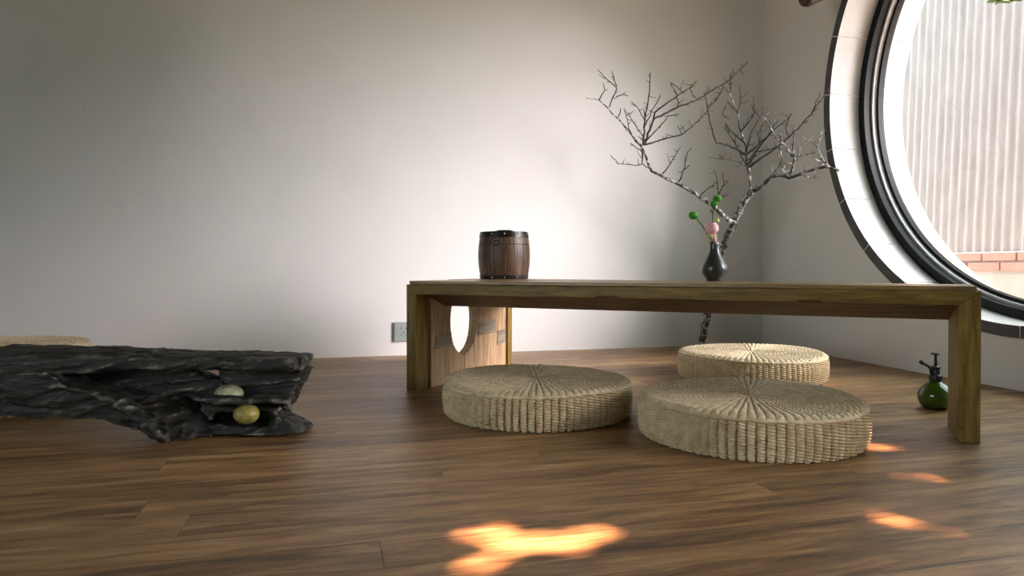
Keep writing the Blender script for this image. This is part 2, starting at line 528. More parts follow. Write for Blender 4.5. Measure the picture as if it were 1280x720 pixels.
joint0 = math.radians(3.8) + PI / NB if (win_rot @ Vector((1, 0, 0))).dot(E2) < 0 else PI - math.radians(3.8) + PI / NB
for name, tc in (('window_1', TC), ('window_added', TC2)):
    win = empty(name, ww(tc, 0, ZC)); tag(win, kind='structure')
    win.rotation_euler = win_rot.to_euler()
    for k in range(NB):
        link('stone_block', vm, None, win, rot=(0, 0, joint0 + 2 * PI * k / NB))
    def ring(nm, r0, r1, w0, w1, mat, n=128):
        return MB().lathe([(r0, w0), (r1, w0), (r1, w1), (r0, w1)], n, closed_prof=True).build(nm, mat, win)
    ring('mortar_bed', R_BORE + 0.004, R_OUT - 0.004, -0.019, W_TH + 0.012, M['mortar'])
    ring('frame', 0.880, R_BORE - 0.0005, 0.130, 0.166, M['black'])
    ring('frame_seal', 0.871, R_BORE - 0.0005, 0.1665, 0.186, M['alu'])
    ring('sash', 0.858, R_BORE - 0.0005, 0.1865, 0.214, M['black'])
    MB().lathe([(0.0001, 0.196), (0.862, 0.196), (0.862, 0.201), (0.0001, 0.201)], 96).build('pane', M['glass'], win)

# floor: boards one by one where the photograph looks, one piece beyond
floor = room_box('floor', -W_TH, S_LEN + W_TH, -W_TH, T_LEN + 0.2, -0.12, -0.016, M['floor'])
tag(floor, kind='structure')
PLW, PLL = 0.094, 1.22
pm = MB().box((0, 0, -0.016), (PLL - 0.0006, PLW - 0.0006, 0)).mesh('plank', bevel=0.0004)
pm.materials.append(M['floor'])
angE1 = math.atan2(-E1.y, -E1.x)
rest = MB()
row = 0
t = 0.002
Xd = -E1; Yd = Vector((-Xd.y, Xd.x, 0))     # board length, board width towards the back wall
half_w = 690 / FPX
count = 0
while t < T_LEN - 0.05:
    p_off = random.random() * PLL
    s = -p_off
    while s < S_LEN + 0.1:
        base = rm(s + PLL, t + PLW, 0)
        base.z = 0
        pts = [base, base + Xd * PLL, base + Xd * PLL + Yd * PLW, base + Yd * PLW]
        seen = False
        for i in range(9):
            q = base + Xd * PLL * i / 8 + Yd * PLW * 0.5
            if q.y > 0.82 and abs(q.x) < q.y * half_w + 0.02:
                seen = True
        if seen and count < 300:
            o = link('plank', pm, None, floor, loc=base, rot=(0, 0, angE1)); count += 1
        else:
            rest.hexa([pts[0] + Vector((0, 0, -0.016)), pts[1] + Vector((0, 0, -0.016)), pts[2] + Vector((0, 0, -0.016)), pts[3] + Vector((0, 0, -0.016)), *pts])
        s += PLL
    t += PLW
tag(rest.build('far_planks', M['floor'], floor), kind='stuff')

# power socket on the back wall
def back_pt(s, z, out=0.0):
    return rm(s, 0, z) - N1 * out
so = empty('wall_socket', back_pt(1.905, 0.066))
so.rotation_euler = (0, 0, angE1)
tag(so, 'small white wall socket low on the pale wall beside the table end', 'socket')
MB().box((-0.043, -0.011, 0), (0.043, -0.0005, 0.088)).build('plate', M['plastic'], so, bevel=0.002)
for (x, z, w, h) in ((-0.012, 0.060, 0.004, 0.009), (0.012, 0.060, 0.004, 0.009), (-0.013, 0.030, 0.003, 0.009), (0.013, 0.030, 0.003, 0.009), (0, 0.040, 0.003, 0.009),
                     (-0.03, 0.044, 0.004, 0.004), (0.03, 0.044, 0.004, 0.004)):
    MB().box((x - w * .5, -0.0114, z - h * .4), (x + w * .5, -0.0105, z + h * .4)).build('socket_slot', M['slot'], so)

# dark beam end at the top of the window wall
bp = [at(1004, 0, 2.90), at(1018, -4, 2.965), at(1040, -17, 2.98), at(1075, -38, 2.945)]
bp[-1] = ww(0.66, 0.02, bp[-1].z)
mb = MB()
p0, p1 = bp[0], bp[-1]
ax = (p1 - p0).normalized()
prof = [(0.0, 0.004), (0.020, 0.0), (0.031, 0.006), (0.036, 0.020), (0.036, (p1 - p0).length)]
tmp = MB().lathe([(max(r, 1e-4), h) for r, h in prof], 20)
qrot = ax.to_track_quat('Z', 'Y')
bo = tmp.build('beam_end', M['darkbeam'], None, smooth=True, loc=p0)
bo.rotation_euler = qrot.to_euler()
tag(bo, 'dark wooden pole end jutting out from the wall beside the round window', 'pole')

# ------------------------------------------------------------------ outside
tag(MB().box((-25, -25, -0.3), (25, 25, -0.13)).build('ground', M['ground']), kind='structure')
WF = 1.6
fw = empty('boundary_wall', ww(0, WF, -0.13)); fw.rotation_euler = (0, 0, math.atan2(E2.y, E2.x))
# local x runs along E2, local y runs outwards (-> N2 is local +y)
tag(fw, 'whitish ribbed sheet wall on brick courses outside the round window', 'wall')
n = 900; x0, x1 = -4.0, 0.75
pitch = 0.062
vs, fs = [], []
for i in range(n + 1):
    x = x0 + (x1 - x0) * i / n
    y = 0.014 * math.sin(2 * PI * x / pitch) + 0.004 * math.sin(x * 3.1)
    vs += [(x, y, 0.63), (x + 0.07, y + 0.03, 2.80)]
for i in range(n):
    a = 2 * i
    fs.append((a, a + 2, a + 3, a + 1))
MB().add(vs, fs).build('ribbed_sheet', M['fence'], fw, smooth=True)
MB().box((x0, 0.0, 0), (4.2, 0.15, 0.628)).build('plinth', M['plinth'], fw)
bk = MB().box((0, 0, 0), (0.212, 0.10, 0.048)).mesh('brick', bevel=0.004); bk.materials.append(M['brick'])
for r_, (z, o_) in enumerate(((0.578, 0.0), (0.520, 0.11))):
    k = 0
    x = -1.9 + o_
    while x < 2.2:
        link('brick', bk, None, fw, loc=(x + random.uniform(-.003, .003), -0.022 + random.uniform(-.004, .004), z))
        x += 0.221
x = -1.9
while x < 2.0:
    for z0_ in (0.0, 0.26):
        w_ = random.uniform(0.24, 0.4)
        h_ = 0.25 if z0_ == 0 else 0.245
        pts = []
        for k in range(9):
            a = 2 * PI * k / 9 + 0.2
            pts.append(Vector((x + w_ / 2 + 0.5 * w_ * max(-0.92, min(0.92, 1.25 * math.cos(a))), -0.008, z0_ + h_ / 2 + 0.5 * h_ * max(-.95, min(.95, 1.25 * math.sin(a))))))
        MB().prism(pts, (0, 0.02, 0)).build('rubble_stone', M['rubble'], fw)
    x += 0.36

# tree added over the roof, leaves left out to shape the sun spots
spots = [  # x, y on the floor, half sizes
    (0.045, 0.985, 0.085, 0.034), (-0.03, 1.035, 0.035, 0.018), (0.11, 1.03, 0.04, 0.016), (-0.06, 0.915, 0.06, 0.025), (0.125, 0.935, 0.018, 0.006),
    (0.785, 1.31, 0.030, 0.013), (0.592, 1.085, 0.028, 0.012), (0.825, 1.525, 0.03, 0.012), (-0.33, 0.937, 0.016, 0.006)]
tr = empty('added_tree', rm(5.2, 5.0, -0.13) + E2 * 2.6)
tag(tr, 'unseen leafy tree added over the roof, gaps shaped for sun spots', 'tree')
tro = tr.location.copy()
mb = MB()
rng = random.Random(3)
cc = Vector((0.15, 1.1, 0)) + (-SUN_DIR) * (4.6 / 0.866)
nl = 0
for i in range(30000):
    p = cc + Vector((rng.uniform(-1.7, 1.7), rng.uniform(-1.55, 1.55), rng.uniform(-0.55, 0.55)))
    f = p + SUN_DIR * (p.z / -SUN_DIR.z)
    L = rng.uniform(0.085, 0.13); Wd = L * 0.3
    bad = False
    for (sx, sy, a, b) in spots:
        k_ = 0.12 if a > 0.05 else (0.30 if a > 0.026 else 0.16)
        if ((f.x - sx) / (a + L * k_)) ** 2 + ((f.y - sy) / (b + L * k_)) ** 2 < 1: bad = True
    if bad: continue
    q = Matrix.Rotation(rng.uniform(0, 2 * PI), 3, 'Z') @ Matrix.Rotation(rng.uniform(-0.5, 0.5), 3, 'X') @ Matrix.Rotation(rng.uniform(-.5, .5), 3, 'Y')
    pts = [(-L / 2, 0, 0), (-L * .15, Wd, .006), (L * .25, Wd * .8, 0), (L / 2, 0, -.01), (L * .25, -Wd * .8, 0), (-L * .15, -Wd, .006)]
    mb.add([q @ Vector(a) + p - tro for a in pts], [(0, 1, 2, 3), (0, 3, 4, 5)])
me = bpy.data.meshes.new('foliage'); me.from_pydata(mb.v, [], mb.f); me.update()
tag(link('foliage', me, M['leaf'], tr), kind='stuff')
tp = [Vector((0, 0, 0)), Vector((0.05, 0.02, 1.5)), Vector((0.2, 0.3, 3.2)), (cc - tro) * 0.6 + Vector((0, 0, 1.7)), cc - tro + Vector((0, 0, .45))]
MB().tube(tp, [0.16, 0.13, 0.11, 0.07, 0.03], 10).build('trunk', M['bark'], tr, smooth=True)

# hedge added outside the added window to thin its fill light
hg = empty('added_hedge', ww(5.0, 1.15, -0.13)); tag(hg, 'unseen leafy hedge added to thin the light through the added window', 'hedge')
ho = hg.location.copy()
mb = MB()
for i in range(HEDGE):
    p = ww(rng.uniform(3.45, 6.6), rng.uniform(0.85, 1.45), rng.uniform(0.0, 1.5) if i % 20 == 0 else (rng.uniform(1.45, 2.7) if i % 6 else rng.uniform(2.7, 3.7))) - ho
    L = rng.uniform(0.07, 0.12); Wd = L * 0.3
    q = Matrix.Rotation(rng.uniform(0, 2 * PI), 3, 'Z') @ Matrix.Rotation(rng.uniform(0, 2 * PI), 3, 'X')
    pts = [(-L / 2, 0, 0), (-L * .15, Wd, .006), (L * .25, Wd * .8, 0), (L / 2, 0, -.01), (L * .25, -Wd * .8, 0), (-L * .15, -Wd, .006)]
    mb.add([q @ Vector(a) + p for a in pts], [(0, 1, 2, 3), (0, 3, 4, 5)])
me = bpy.data.meshes.new('foliage'); me.from_pydata(mb.v, [], mb.f); me.update()
tag(link('foliage', me, M['leaf'], hg), kind='stuff')
for k in range(5):
    b_ = ww(3.9 + k * 0.6, 1.15, -0.13) - ho
    MB().tube([b_, b_ + Vector((.03, .02, 1.2)), b_ + Vector((-.02, .0, 3.3))], [.02, .015, .005], 6).build('stem', M['stem'], hg, smooth=True)

# small leafy shrub shoot outside, by the top of the window
sh = empty('garden_shrub', ww(-0.05, 1.95, -0.13)); tag(sh, 'grey-green leafy shoot outside the top of the round window', 'shrub')
so_ = sh.location.copy()
tip = [at(1290, -6, 3.72), at(1262, 2, 3.70), at(1235, -4, 3.68)]
mb = MB().tube([Vector((0, 0, 0)), Vector((0.02, 0, 1.5)), Vector((0, 0, 2.98)), tip[0] - so_ + Vector((.02, 0, .86)), tip[0] - so_ + Vector((.05, 0, .15)), tip[0] - so_, tip[1] - so_, tip[2] - so_], [.012, .010, .008, .007, .006, .005, .004, .002], 6)
mb.build('shoot', M['stem'], sh, smooth=True)
mb = MB()
for i in range(26):
    k = rng.random() * 2
    a = tip[int(k)].lerp(tip[int(k) + 1], k - int(k)) - so_
    L = rng.uniform(.05, .085); Wd = L * .28
    q = Matrix.Rotation(rng.uniform(0, 2 * PI), 3, 'Z') @ Matrix.Rotation(rng.uniform(-1, 1), 3, 'X')
    pts = [(0, 0, 0), (L * .35, Wd, .004), (L * .7, Wd * .7, 0), (L, 0, -.008), (L * .7, -Wd * .7, 0), (L * .35, -Wd, .004)]
    mb.add([q @ Vector(b) + a + Vector((0, 0, .008)) for b in pts], [(0, 1, 2, 3), (0, 3, 4, 5)])
tag(mb.build('leaves', M['leaf'], sh), kind='stuff')

# ------------------------------------------------------------------ low table
TL = 1.574
tb = empty('low_table', (-0.347, 2.241, 0), math.atan2(-0.4365, 0.8996))
tag(tb, 'long low table of aged brown wood with a pierced end panel', 'table')
ZB, ZT = 0.349, 0.3605          # top of front rail, top of boards
def vr(u): return 0.685 + (0.195 - 0.685) * u / TL
V3 = lambda u, v, z: Vector((u, v, z))
# front rail with mitred ends and two worn notches
low = 0.316
pts = [(0, ZB), (TL, ZB), (TL - 0.042, low), (1.245, low), (1.24, low + .004), (1.19, low + .005), (1.185, low), (0.72, low + .001),
       (0.715, low + .005), (0.655, low + .005), (0.65, low), (0.036, low)]
MB().prism([V3(u, 0, z) for u, z in pts], (0, 0.045, 0)).build('front_rail', M['table'], tb, bevel=0.0022)
MB().prism([V3(0, 0, ZB - .0003), V3(0.0355, 0, low - .0003), V3(0.0355, 0, 0), V3(0, 0, 0)], (0, 0.075, 0)).build('post', M['table_v'], tb, bevel=0.002)
a = TL - 0.042
pts = [(TL, ZB - .0003), (TL, 0), (a, 0), (a, .027), (a + .010, .028), (a + .010, .088), (a, .094), (a, low - .0003)]
pmb = MB().prism([V3(u, 0, z) for u, z in pts], (0, 0.022, 0))
pmb.prism([V3(u, 0.022, z) for u, z in ((TL, ZB - .0003), (TL, 0), (a, 0), (a, low - .0003))], (0, 0.163, 0))
pmb.build('post', M['table_v'], tb, bevel=0.0012)
# sloping apron under the boards
pts = [(0.0455, 0.314), (0.0455, 0.334), (0.185, 0.334), (0.185, 0.272), (0.168, 0.271)]
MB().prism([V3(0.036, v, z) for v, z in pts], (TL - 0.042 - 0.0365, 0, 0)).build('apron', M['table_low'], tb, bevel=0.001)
# top boards, tapering towards the window end
fr = [0.0, 0.36, 0.68, 1.0]
for k in range(3):
    c = []
    for zz in (0.3345, ZT + (0.0, 0.0012, 0.0)[k]):
        for u, e in ((0.002, 0), (TL - 0.006, 0), (TL - 0.006, 1), (0.002, 1)):
            v0 = 0.030 if k else 0.012
            f_ = fr[k + e]
            vv = 0.012 + (vr(u) - 0.012) * f_ + (0.001 if e == 0 else -0.001)
            c.append(V3(u, vv, zz))
    # the first board sits on the rail
    if k == 0:
        for i in (0, 1): c[i].z = 0.3492
        for i in (2, 3): c[i].z = 0.3492
    MB().hexa(c).build('top_board', M['board'], tb, bevel=0.003)
# rear rail follows the tapered edge
c = []
for zz in (0.292, 0.334):
    for u, e in ((0.056, -0.045), (TL - 0.043, -0.03), (TL - 0.043, -0.004), (0.056, -0.004)):
        c.append(V3(u, vr(u) + e, zz))
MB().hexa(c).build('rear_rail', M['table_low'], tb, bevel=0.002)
MB().box((0.004, 0.645, 0), (0.055, 0.683, 0.334)).build('post', M['table_v'], tb, bevel=0.003)
# pierced end panel, pieced from boards around the opening
def hw(z):
    q = 1 - ((z - 0.212) / 0.122) ** 2
    return 0.096 * math.sqrt(max(q, 0)) ** 0.9
HC = 0.30
def panel_piece(side, z0, z1, vend, steps=14, tilt=0.0):
    e = [(HC + side * max(hw(z0 + (z1 - z0) * i / steps), 0.0012), z0 + (z1 - z0) * i / steps) for i in range(steps + 1)]
    pts = e + [(vend, z1 + tilt), (vend, z0 + tilt)]
    if z0 == 0: pts[-1] = (vend, 0)
    return MB().prism([V3(0.012, v, z) for v, z in pts], (0.034, 0, 0)).build('panel_board', M['panel'], tb, bevel=0.0012)
panel_piece(-1, 0.0, 0.130, 0.078, tilt=0.0)
panel_piece(-1, 0.1315, 0.331, 0.078)
panel_piece(+1, 0.0, 0.148, 0.642)
panel_piece(+1, 0.1495, 0.331, 0.642)
def patch(v0, v1, z0, z1):
    MB().prism([V3(0.045, v0, z0), V3(0.045, v1, z0 + .006), V3(0.045, v1, z1 + .006), V3(0.045, v0 + .004, z1)], (0.0045, 0, 0)).build('patch', M['patch'], tb, bevel=0.001)
patch(0.405, 0.545, 0.150, 0.195)
patch(0.560, 0.635, 0.095, 0.150)
patch(0.100, 0.205, 0.128, 0.170)

# ------------------------------------------------------------------ woven cushions
def grid_mesh(name, P, wrap=True, mat=None):
    na, nb, _ = P.shape
    idx = np.arange(na * nb).reshape(na, nb)
    nxt = np.roll(idx, -1, axis=0) if wrap else idx[1:]
    cur = idx if wrap else idx[:-1]
    q = np.stack([cur[:, :-1], nxt[:, :-1], nxt[:, 1:], cur[:, 1:]], -1).reshape(-1, 4)
    me = bpy.data.meshes.new(name)
    me.vertices.add(na * nb); me.vertices.foreach_set('co', P.reshape(-1).astype(np.float32))
    me.loops.add(q.size); me.loops.foreach_set('vertex_index', q.reshape(-1).astype(np.int32))
    me.polygons.add(len(q)); me.polygons.foreach_set('loop_start', np.arange(0, q.size, 4, dtype=np.int32))
    me.polygons.foreach_set('use_smooth', np.ones(len(q), bool))
    me.update(calc_edges=True)
    if mat: me.materials.append(mat)
    return me
RC, HCU = 0.262, 0.092
NCOL, NROW = 84, 13
NA = NCOL * 8
th = np.arange(NA) * 2 * np.pi / NA
def side_mesh():
    nz = 100
    zz = np.linspace(0.0, 1.0, nz)
    T, Z = np.meshgrid(th, zz, indexing='ij')
    cu = T * NCOL / (2 * np.pi); ci = np.floor(cu); u = cu - ci
    ph = Z * NROW + 0.5 * (ci % 2) + 0.45 * (u - 0.5)
    jit = np.sin(ci * 12.9898) * 0.12
    b = (np.abs(np.sin(np.pi * u)) + 1e-6) ** 0.38 * (0.12 + 0.88 * (np.abs(np.sin(np.pi * (ph + jit))) + 1e-6) ** 0.6)
    prof = RC - 0.008 + 0.006 * np.sin(np.pi * np.clip(Z, 0, 1)) - 0.010 * np.clip((Z - 0.90) / 0.1, 0, 1) ** 2 - 0.008 * np.clip((0.08 - Z) / 0.08, 0, 1) ** 2
    prof = prof + 0.0018 * np.sin(3 * T + 1) + 0.0012 * np.sin(7 * T)
    r = prof - 0.007 + 0.0135 * b
    return grid_mesh('side_weave', np.stack([r * np.cos(T), r * np.sin(T), Z * (HCU - 0.004)], -1), mat=M['straw'])
def top_mesh():
    nr = 150
    rr = np.linspace(0.002, RC - 0.002, nr)
    T, Rr = np.meshgrid(th, rr, indexing='ij')
    NR = 20
    ncol = np.where(Rr < 0.05, NCOL / 4, np.where(Rr < 0.125, NCOL / 2, NCOL))
    cu = T * ncol / (2 * np.pi); ci = np.floor(cu); u = cu - ci
    ph = Rr / RC * NR + 0.5 * (ci % 2) + 0.5 * (u - 0.5)
    b = np.sqrt(np.abs(np.sin(np.pi * u)) + 1e-6) * (0.35 + 0.65 * np.sqrt(np.abs(np.sin(np.pi * ph)) + 1e-6))
    edge = np.clip((Rr - (RC - 0.022)) / 0.022, 0, 1)
    z = HCU + 0.004 + 0.004 * np.cos(Rr / RC * np.pi) * 0 - 0.014 * edge ** 2 - 0.004 * np.exp(-(Rr / 0.03) ** 2)
    z = z + 0.0025 * np.sin(2 * T + 0.6) * (Rr / RC) + 0.0062 * b * np.clip(Rr / 0.02, 0.2, 1) - 0.002
    return grid_mesh('top_weave', np.stack([Rr * np.cos(T), Rr * np.sin(T), z], -1), mat=M['straw'])
def rim_mesh():
    # plaited edge cord
    nb = 10
    ph = np.arange(nb + 1) * 2 * np.pi / nb
    T, B = np.meshgrid(th, ph, indexing='ij')
    w = 0.0052 * (0.72 + 0.28 * np.abs(np.sin(T * NCOL / 2 + B * 0.5)))
    r = RC - 0.006 + w * np.cos(B) + 0.0018 * np.sin(3 * T + 1) + 0.0012 * np.sin(7 * T)
    z = HCU - 0.006 + w * np.sin(B) + 0.0025 * np.sin(2 * T + 0.6)
    return grid_mesh('rim_cord', np.stack([r * np.cos(T), r * np.sin(T), z], -1), mat=M['straw'])
def base_mesh():
    return MB().lathe([(0.001, 0.003), (RC - 0.016, 0.003)], 64).mesh('base_mat')
sm, tm, rmh, bme = side_mesh(), top_mesh(), rim_mesh(), base_mesh(); bme.materials.append(M['straw'])
def cushion(loc, rz, label, flat=1.0):
    c = empty('woven_cushion', loc, rz); c.scale = (1, 1, flat)
    tag(c, label, 'cushion', 'round woven straw cushions')
    for n_, m_ in (('side_weave', sm), ('top_weave', tm), ('rim_cord', rmh), ('base_mat', bme)):
        link(n_, m_, None, c)
    return c
cushion((0.573, 1.648, 0.0), 0.4, 'woven straw cushion nearest the viewer, in front of the table')
cushion((0.069, 1.912, 0.0), 1.9, 'woven straw cushion beside the pierced end panel of the table')
cushion((0.886, 2.528, 0.0), 3.1, 'woven straw cushion behind the table, nearest the wall corner')
cushion((-1.475, 2.035, 0.0), 0.9, 'lower woven cushion of the stack behind the driftwood', 0.82)
cushion((-1.635, 2.15, 0.0865), 2.5, 'upper woven cushion of the stack behind the driftwood', 0.82)

# ------------------------------------------------------------------ barrel
bx, by = -0.030, 2.585
br = empty('wooden_barrel', (bx, by, ZT + 0.0015), math.radians(-100)); tag(br, 'small dark wooden lidded barrel standing on the low table', 'barrel')
BH = 0.176
def brad(z): return 0.088 + 0.0105 * math.sin(PI * min(max(z / BH, 0), 1)) ** 0.9
def stave(z0, z1, name):
    mb = MB(); ns = 16; g = 0.006
    steps = 8
    prof = [(brad(z0 + (z1 - z0) * i / steps), z0 + (z1 - z0) * i / steps) for i in range(steps + 1)]
    prof += [(r - 0.010, z) for r, z in reversed(prof)]
    return mb.lathe(prof, 3, a0=-PI / ns + g, a1=PI / ns - g, closed_prof=True).mesh(name, bevel=0.0006)
s1, s2 = stave(0.002, 0.1285, 'stave'), stave(0.1297, BH - 0.003, 'lid_stave')
for m_ in (s1, s2): m_.materials.append(M['barrel'])
for k in range(16):
    link('stave', s1, None, br, rot=(0, 0, 2 * PI * k / 16)); link('lid_stave', s2, None, br, rot=(0, 0, 2 * PI * k / 16))
def hoop(z0, z1, name='hoop'):
    p = [(brad(z0 + (z1 - z0) * i / 4) + 0.0022, z0 + (z1 - z0) * i / 4) for i in range(5)]
    p += [(r - 0.003, z) for r, z in reversed(p)]
    o = MB().lathe(p, 48, closed_prof=True).build(name, M['iron'], br, smooth=False)
    return o
h1 = hoop(BH - 0.021, BH); h2 = hoop(0.0, 0.014)
sd = MB().lathe([(0.0001, 0.003), (0.0018, 0.0025), (0.0026, 0.001), (0.0028, 0)], 10).mesh('stud', smooth=True); sd.materials.append(M['brass'])
for z, n_, par in ((BH - 0.010, 12, h1), (0.007, 12, h2)):
    for k in range(n_):
        a = 2 * PI * k / n_ + 0.2
        r = brad(z) + 0.0018
        o = link('stud', sd, None, par, loc=(r * math.cos(a), r * math.sin(a), z))
        o.rotation_euler = (0, PI / 2, a)
ld = MB().lathe([(0.0001, BH - 0.005), (0.080, BH - 0.005), (0.080, BH - 0.011), (0.0001, BH - 0.011)], 40).build('lid', M['barrel'], br)
MB().lathe([(0.0001, 0.004), (0.079, 0.004), (0.079, 0.010), (0.0001, 0.010)], 40).build('bottom', M['barrel'], br)
hd = MB().tube([(0, -0.030, BH - 0.006), (0, -0.030, BH + 0.004), (0, -0.022, BH + 0.0065), (0, 0.022, BH + 0.0065), (0, 0.030, BH + 0.004), (0, 0.030, BH - 0.006)], 0.0026, 8).build('handle', M['iron'], br, smooth=True)
for s_ in (-1, 1):
    MB().lathe([(0.0001, 0.008), (0.004, 0.0065), (0.0055, 0.002), (0.0055, 0)], 10, center=(0, s_ * 0.030, BH - 0.001)).build('handle_knob', M['iron'], br, smooth=True)
# hasp on the front, a little to the left
a = math.radians(-6)
cr, sr = math.cos(a), math.sin(a)
lat = empty_none = None
r = brad(0.138) + 0.001
mb = MB()
for (dz, w, h) in ((0.012, 0.010, 0.010), (-0.002, 0.007, 0.012)):
    mb.box((r - 0.004, -w, 0.134 + dz - h / 2), (r + 0.003, w, 0.134 + dz + h / 2))
lt = mb.build('hasp', M['iron'], br, bevel=0.001); lt.rotation_euler = (0, 0, a)
ringp = [(r + 0.005, 0.008 * math.cos(q), 0.133 + 0.010 * math.sin(q)) for q in [2 * PI * k / 14 for k in range(15)]]
MB().tube(ringp, 0.0016, 6).build('hasp_ring', M['iron'], lt, smooth=True)

# ------------------------------------------------------------------ vase and flowers
vx, vy = 0.624, 2.105
vz = ZT + 0.0014
prof = [(0.001, 0.0005), (0.0225, 0.0), (0.0245, 0.004), (0.024, 0.008), (0.031, 0.016), (0.0375, 0.027), (0.0395, 0.037), (0.0375, 0.048), (0.031, 0.061),
        (0.0235, 0.074), (0.0175, 0.087), (0.0145, 0.100), (0.0142, 0.112), (0.0158, 0.121), (0.0145, 0.1215), (0.0125, 0.112), (0.0125, 0.09), (0.02, 0.06), (0.001, 0.02)]
vo = MB().lathe(prof, 40).build('bud_vase', M['vase'], None, smooth=True, loc=(vx, vy, vz))
tag(vo, 'small dark glazed bottle vase with a narrow neck on the table', 'vase')
mouth = Vector((vx, vy, vz + 0.118))
def in_vase(dx): return Vector((vx + dx * 0.5, vy, vz + 0.07))
def stem_thing(name, label, cat, pts, rad=0.0016):
    root = empty(name, pts[0]); tag(root, label, cat)
    MB().tube([p - pts[0] for p in pts], rad, 7).build('stem', M['stem'], root, smooth=True)
    return root
def pompom(root, c, r, squash=0.85):
    bm = bmesh.new(); bmesh.ops.create_icosphere(bm, subdivisions=4, radius=1)
    for v in bm.verts:
        k = 1 + 0.10 * mnoise.noise(v.co * 9)
        v.co = Vector((v.co.x * r * k, v.co.y * r * k, v.co.z * r * squash * k)) + c
    me = bpy.data.meshes.new('pompom'); bm.to_mesh(me); bm.free()
    return link('pompom', me, M['green'], root)
def vp(px, py, d): return at(px, py, d)
p = [in_vase(-0.004), mouth + Vector((-0.004, -0.002, 0)), vp(884, 292, 2.10), vp(877, 281, 2.095), vp(868.5, 271, 2.09)]
g1 = stem_thing('green_button_flower', 'round green button flower leaning left out of the vase', 'flower', p)
pompom(g1, vp(866.8, 269.3, 2.09) - p[0], 0.0145)
p = [in_vase(0.002), mouth + Vector((0.0, 0.009, 0)), vp(890, 288, 2.132), vp(891.5, 262, 2.125), vp(894, 251, 2.11)]
g2 = stem_thing('green_button_flower', 'tallest green button flower with two heads, upright above the rose', 'flower', p)
pompom(g2, vp(896.5, 248.2, 2.11) - p[0], 0.0135, 0.8)
pompom(g2, vp(892.5, 254.2, 2.112) - p[0], 0.0115, 0.75)
MB().tube([vp(891, 268, 2.115) - p[0], vp(889, 262, 2.11) - p[0], vp(887.5, 266, 2.105) - p[0]], [0.0012, 0.002, 0.0006], 6).build('leaf', M['stem'], g2, smooth=True)
p = [in_vase(0.003), mouth + Vector((0.002, -0.004, 0)), vp(892, 297, 2.092), vp(890.5, 291, 2.09)]
rs = stem_thing('pink_rose', 'pale pink rose bloom in the mouth of the dark vase', 'flower', p)
def petal(R, H, a0, span, open_, mb, c):
    n1, n2 = 7, 6; vs = []
    for i in range(n1 + 1):
        u = i / n1
        for j in range(n2 + 1):
            q = j / n2
            wid = span * (0.45 + 0.55 * math.sin(PI * min(q * 0.75 + 0.12, 1)))
            an = a0 + (u - 0.5) * wid
            rr = R * (0.45 + 0.55 * math.sin(min(q * 1.9, 1.2) * PI / 2)) + open_ * max(0, q - 0.75) * R * 2.2
            z = H * q - (abs(u - 0.5) * 2) ** 2 * H * 0.10 * q
            vs.append(c + Vector((rr * math.cos(an), rr * math.sin(an), z)))
    fs = [(i*(n2+1)+j, (i+1)*(n2+1)+j, (i+1)*(n2+1)+j+1, i*(n2+1)+j+1) for i in range(n1) for j in range(n2)]
    mb.add(vs, fs)
rc = vp(889.8, 293, 2.09) - p[0]
rq = random.Random(5)
for lay, (R, H, nP, op) in enumerate(((0.0065, 0.036, 3, -0.1), (0.0115, 0.036, 4, -0.15), (0.0165, 0.034, 5, -0.15), (0.0205, 0.030, 5, -0.05))):
    for k in range(nP):
        mb = MB()
        petal(R, H + rq.uniform(-.001, .001), 2 * PI * k / nP + lay * 0.7, 2 * PI / nP * 1.5, op, mb, rc)
        mb.build('petal', M['petal'], rs, smooth=True)
for s_ in (0.2, 2.3, 4.4):
    mb = MB()
    a = Vector((math.cos(s_) * .006, math.sin(s_) * .006, 0)) + rc
    mb.tube([a, a + Vector((math.cos(s_) * .008, math.sin(s_) * .008, -.004)), a + Vector((math.cos(s_) * .012, math.sin(s_) * .012, -.012))], [.003, .004, .0006], 6)
    mb.build('sepal', M['bud'], rs, smooth=True)
# a drooping outer petal over the lip
MB().tube([vp(892, 294, 2.078) - p[0], vp(893.5, 299, 2.074) - p[0], vp(895, 305, 2.076) - p[0]], [.004, .0055, .003], 8).build('petal', M['petal'], rs, smooth=True)
MB().lathe([(0.0005, -0.007), (0.005, -0.004), (0.0062, 0.001), (0.004, 0.006), (0.0005, 0.008)], 12, center=vp(896.8, 276, 2.10) - p[0]).build('bud', M['bud'], rs, smooth=True)
MB().tube([vp(896.5, 278, 2.10) - p[0], vp(894.5, 288, 2.10) - p[0], vp(893, 298, 2.10) - p[0]], 0.0011, 6).build('stem', M['stem'], rs, smooth=True)

# ------------------------------------------------------------------ plant mister
mx_, my_ = 1.209, 1.945
ms = empty('plant_mister', (mx_, my_, 0)); tag(ms, 'dark green globe plant mister with black pump behind the table post', 'mister')
prof = [(0.001, 0.0008), (0.022, 0.0), (0.030, 0.003), (0.040, 0.014), (0.0455, 0.030), (0.045, 0.044), (0.039, 0.058), (0.028, 0.069), (0.0165, 0.076), (0.014, 0.084), (0.0005, 0.084)]
MB().lathe(prof, 36).build('globe_bottle', M['bottle'], ms, smooth=True)
MB().lathe([(0.0005, 0.081), (0.0165, 0.081), (0.0175, 0.085), (0.0165, 0.096), (0.011, 0.099), (0.010, 0.114), (0.0125, 0.116), (0.0125, 0.121), (0.006, 0.124), (0.0005, 0.124)], 24).build('pump_body', M['blackmetal'], ms, smooth=False)
MB().tube([(0, 0, 0.12), (0, 0, 0.156)], 0.0042, 10).build('plunger', M['blackmetal'], ms, smooth=True)
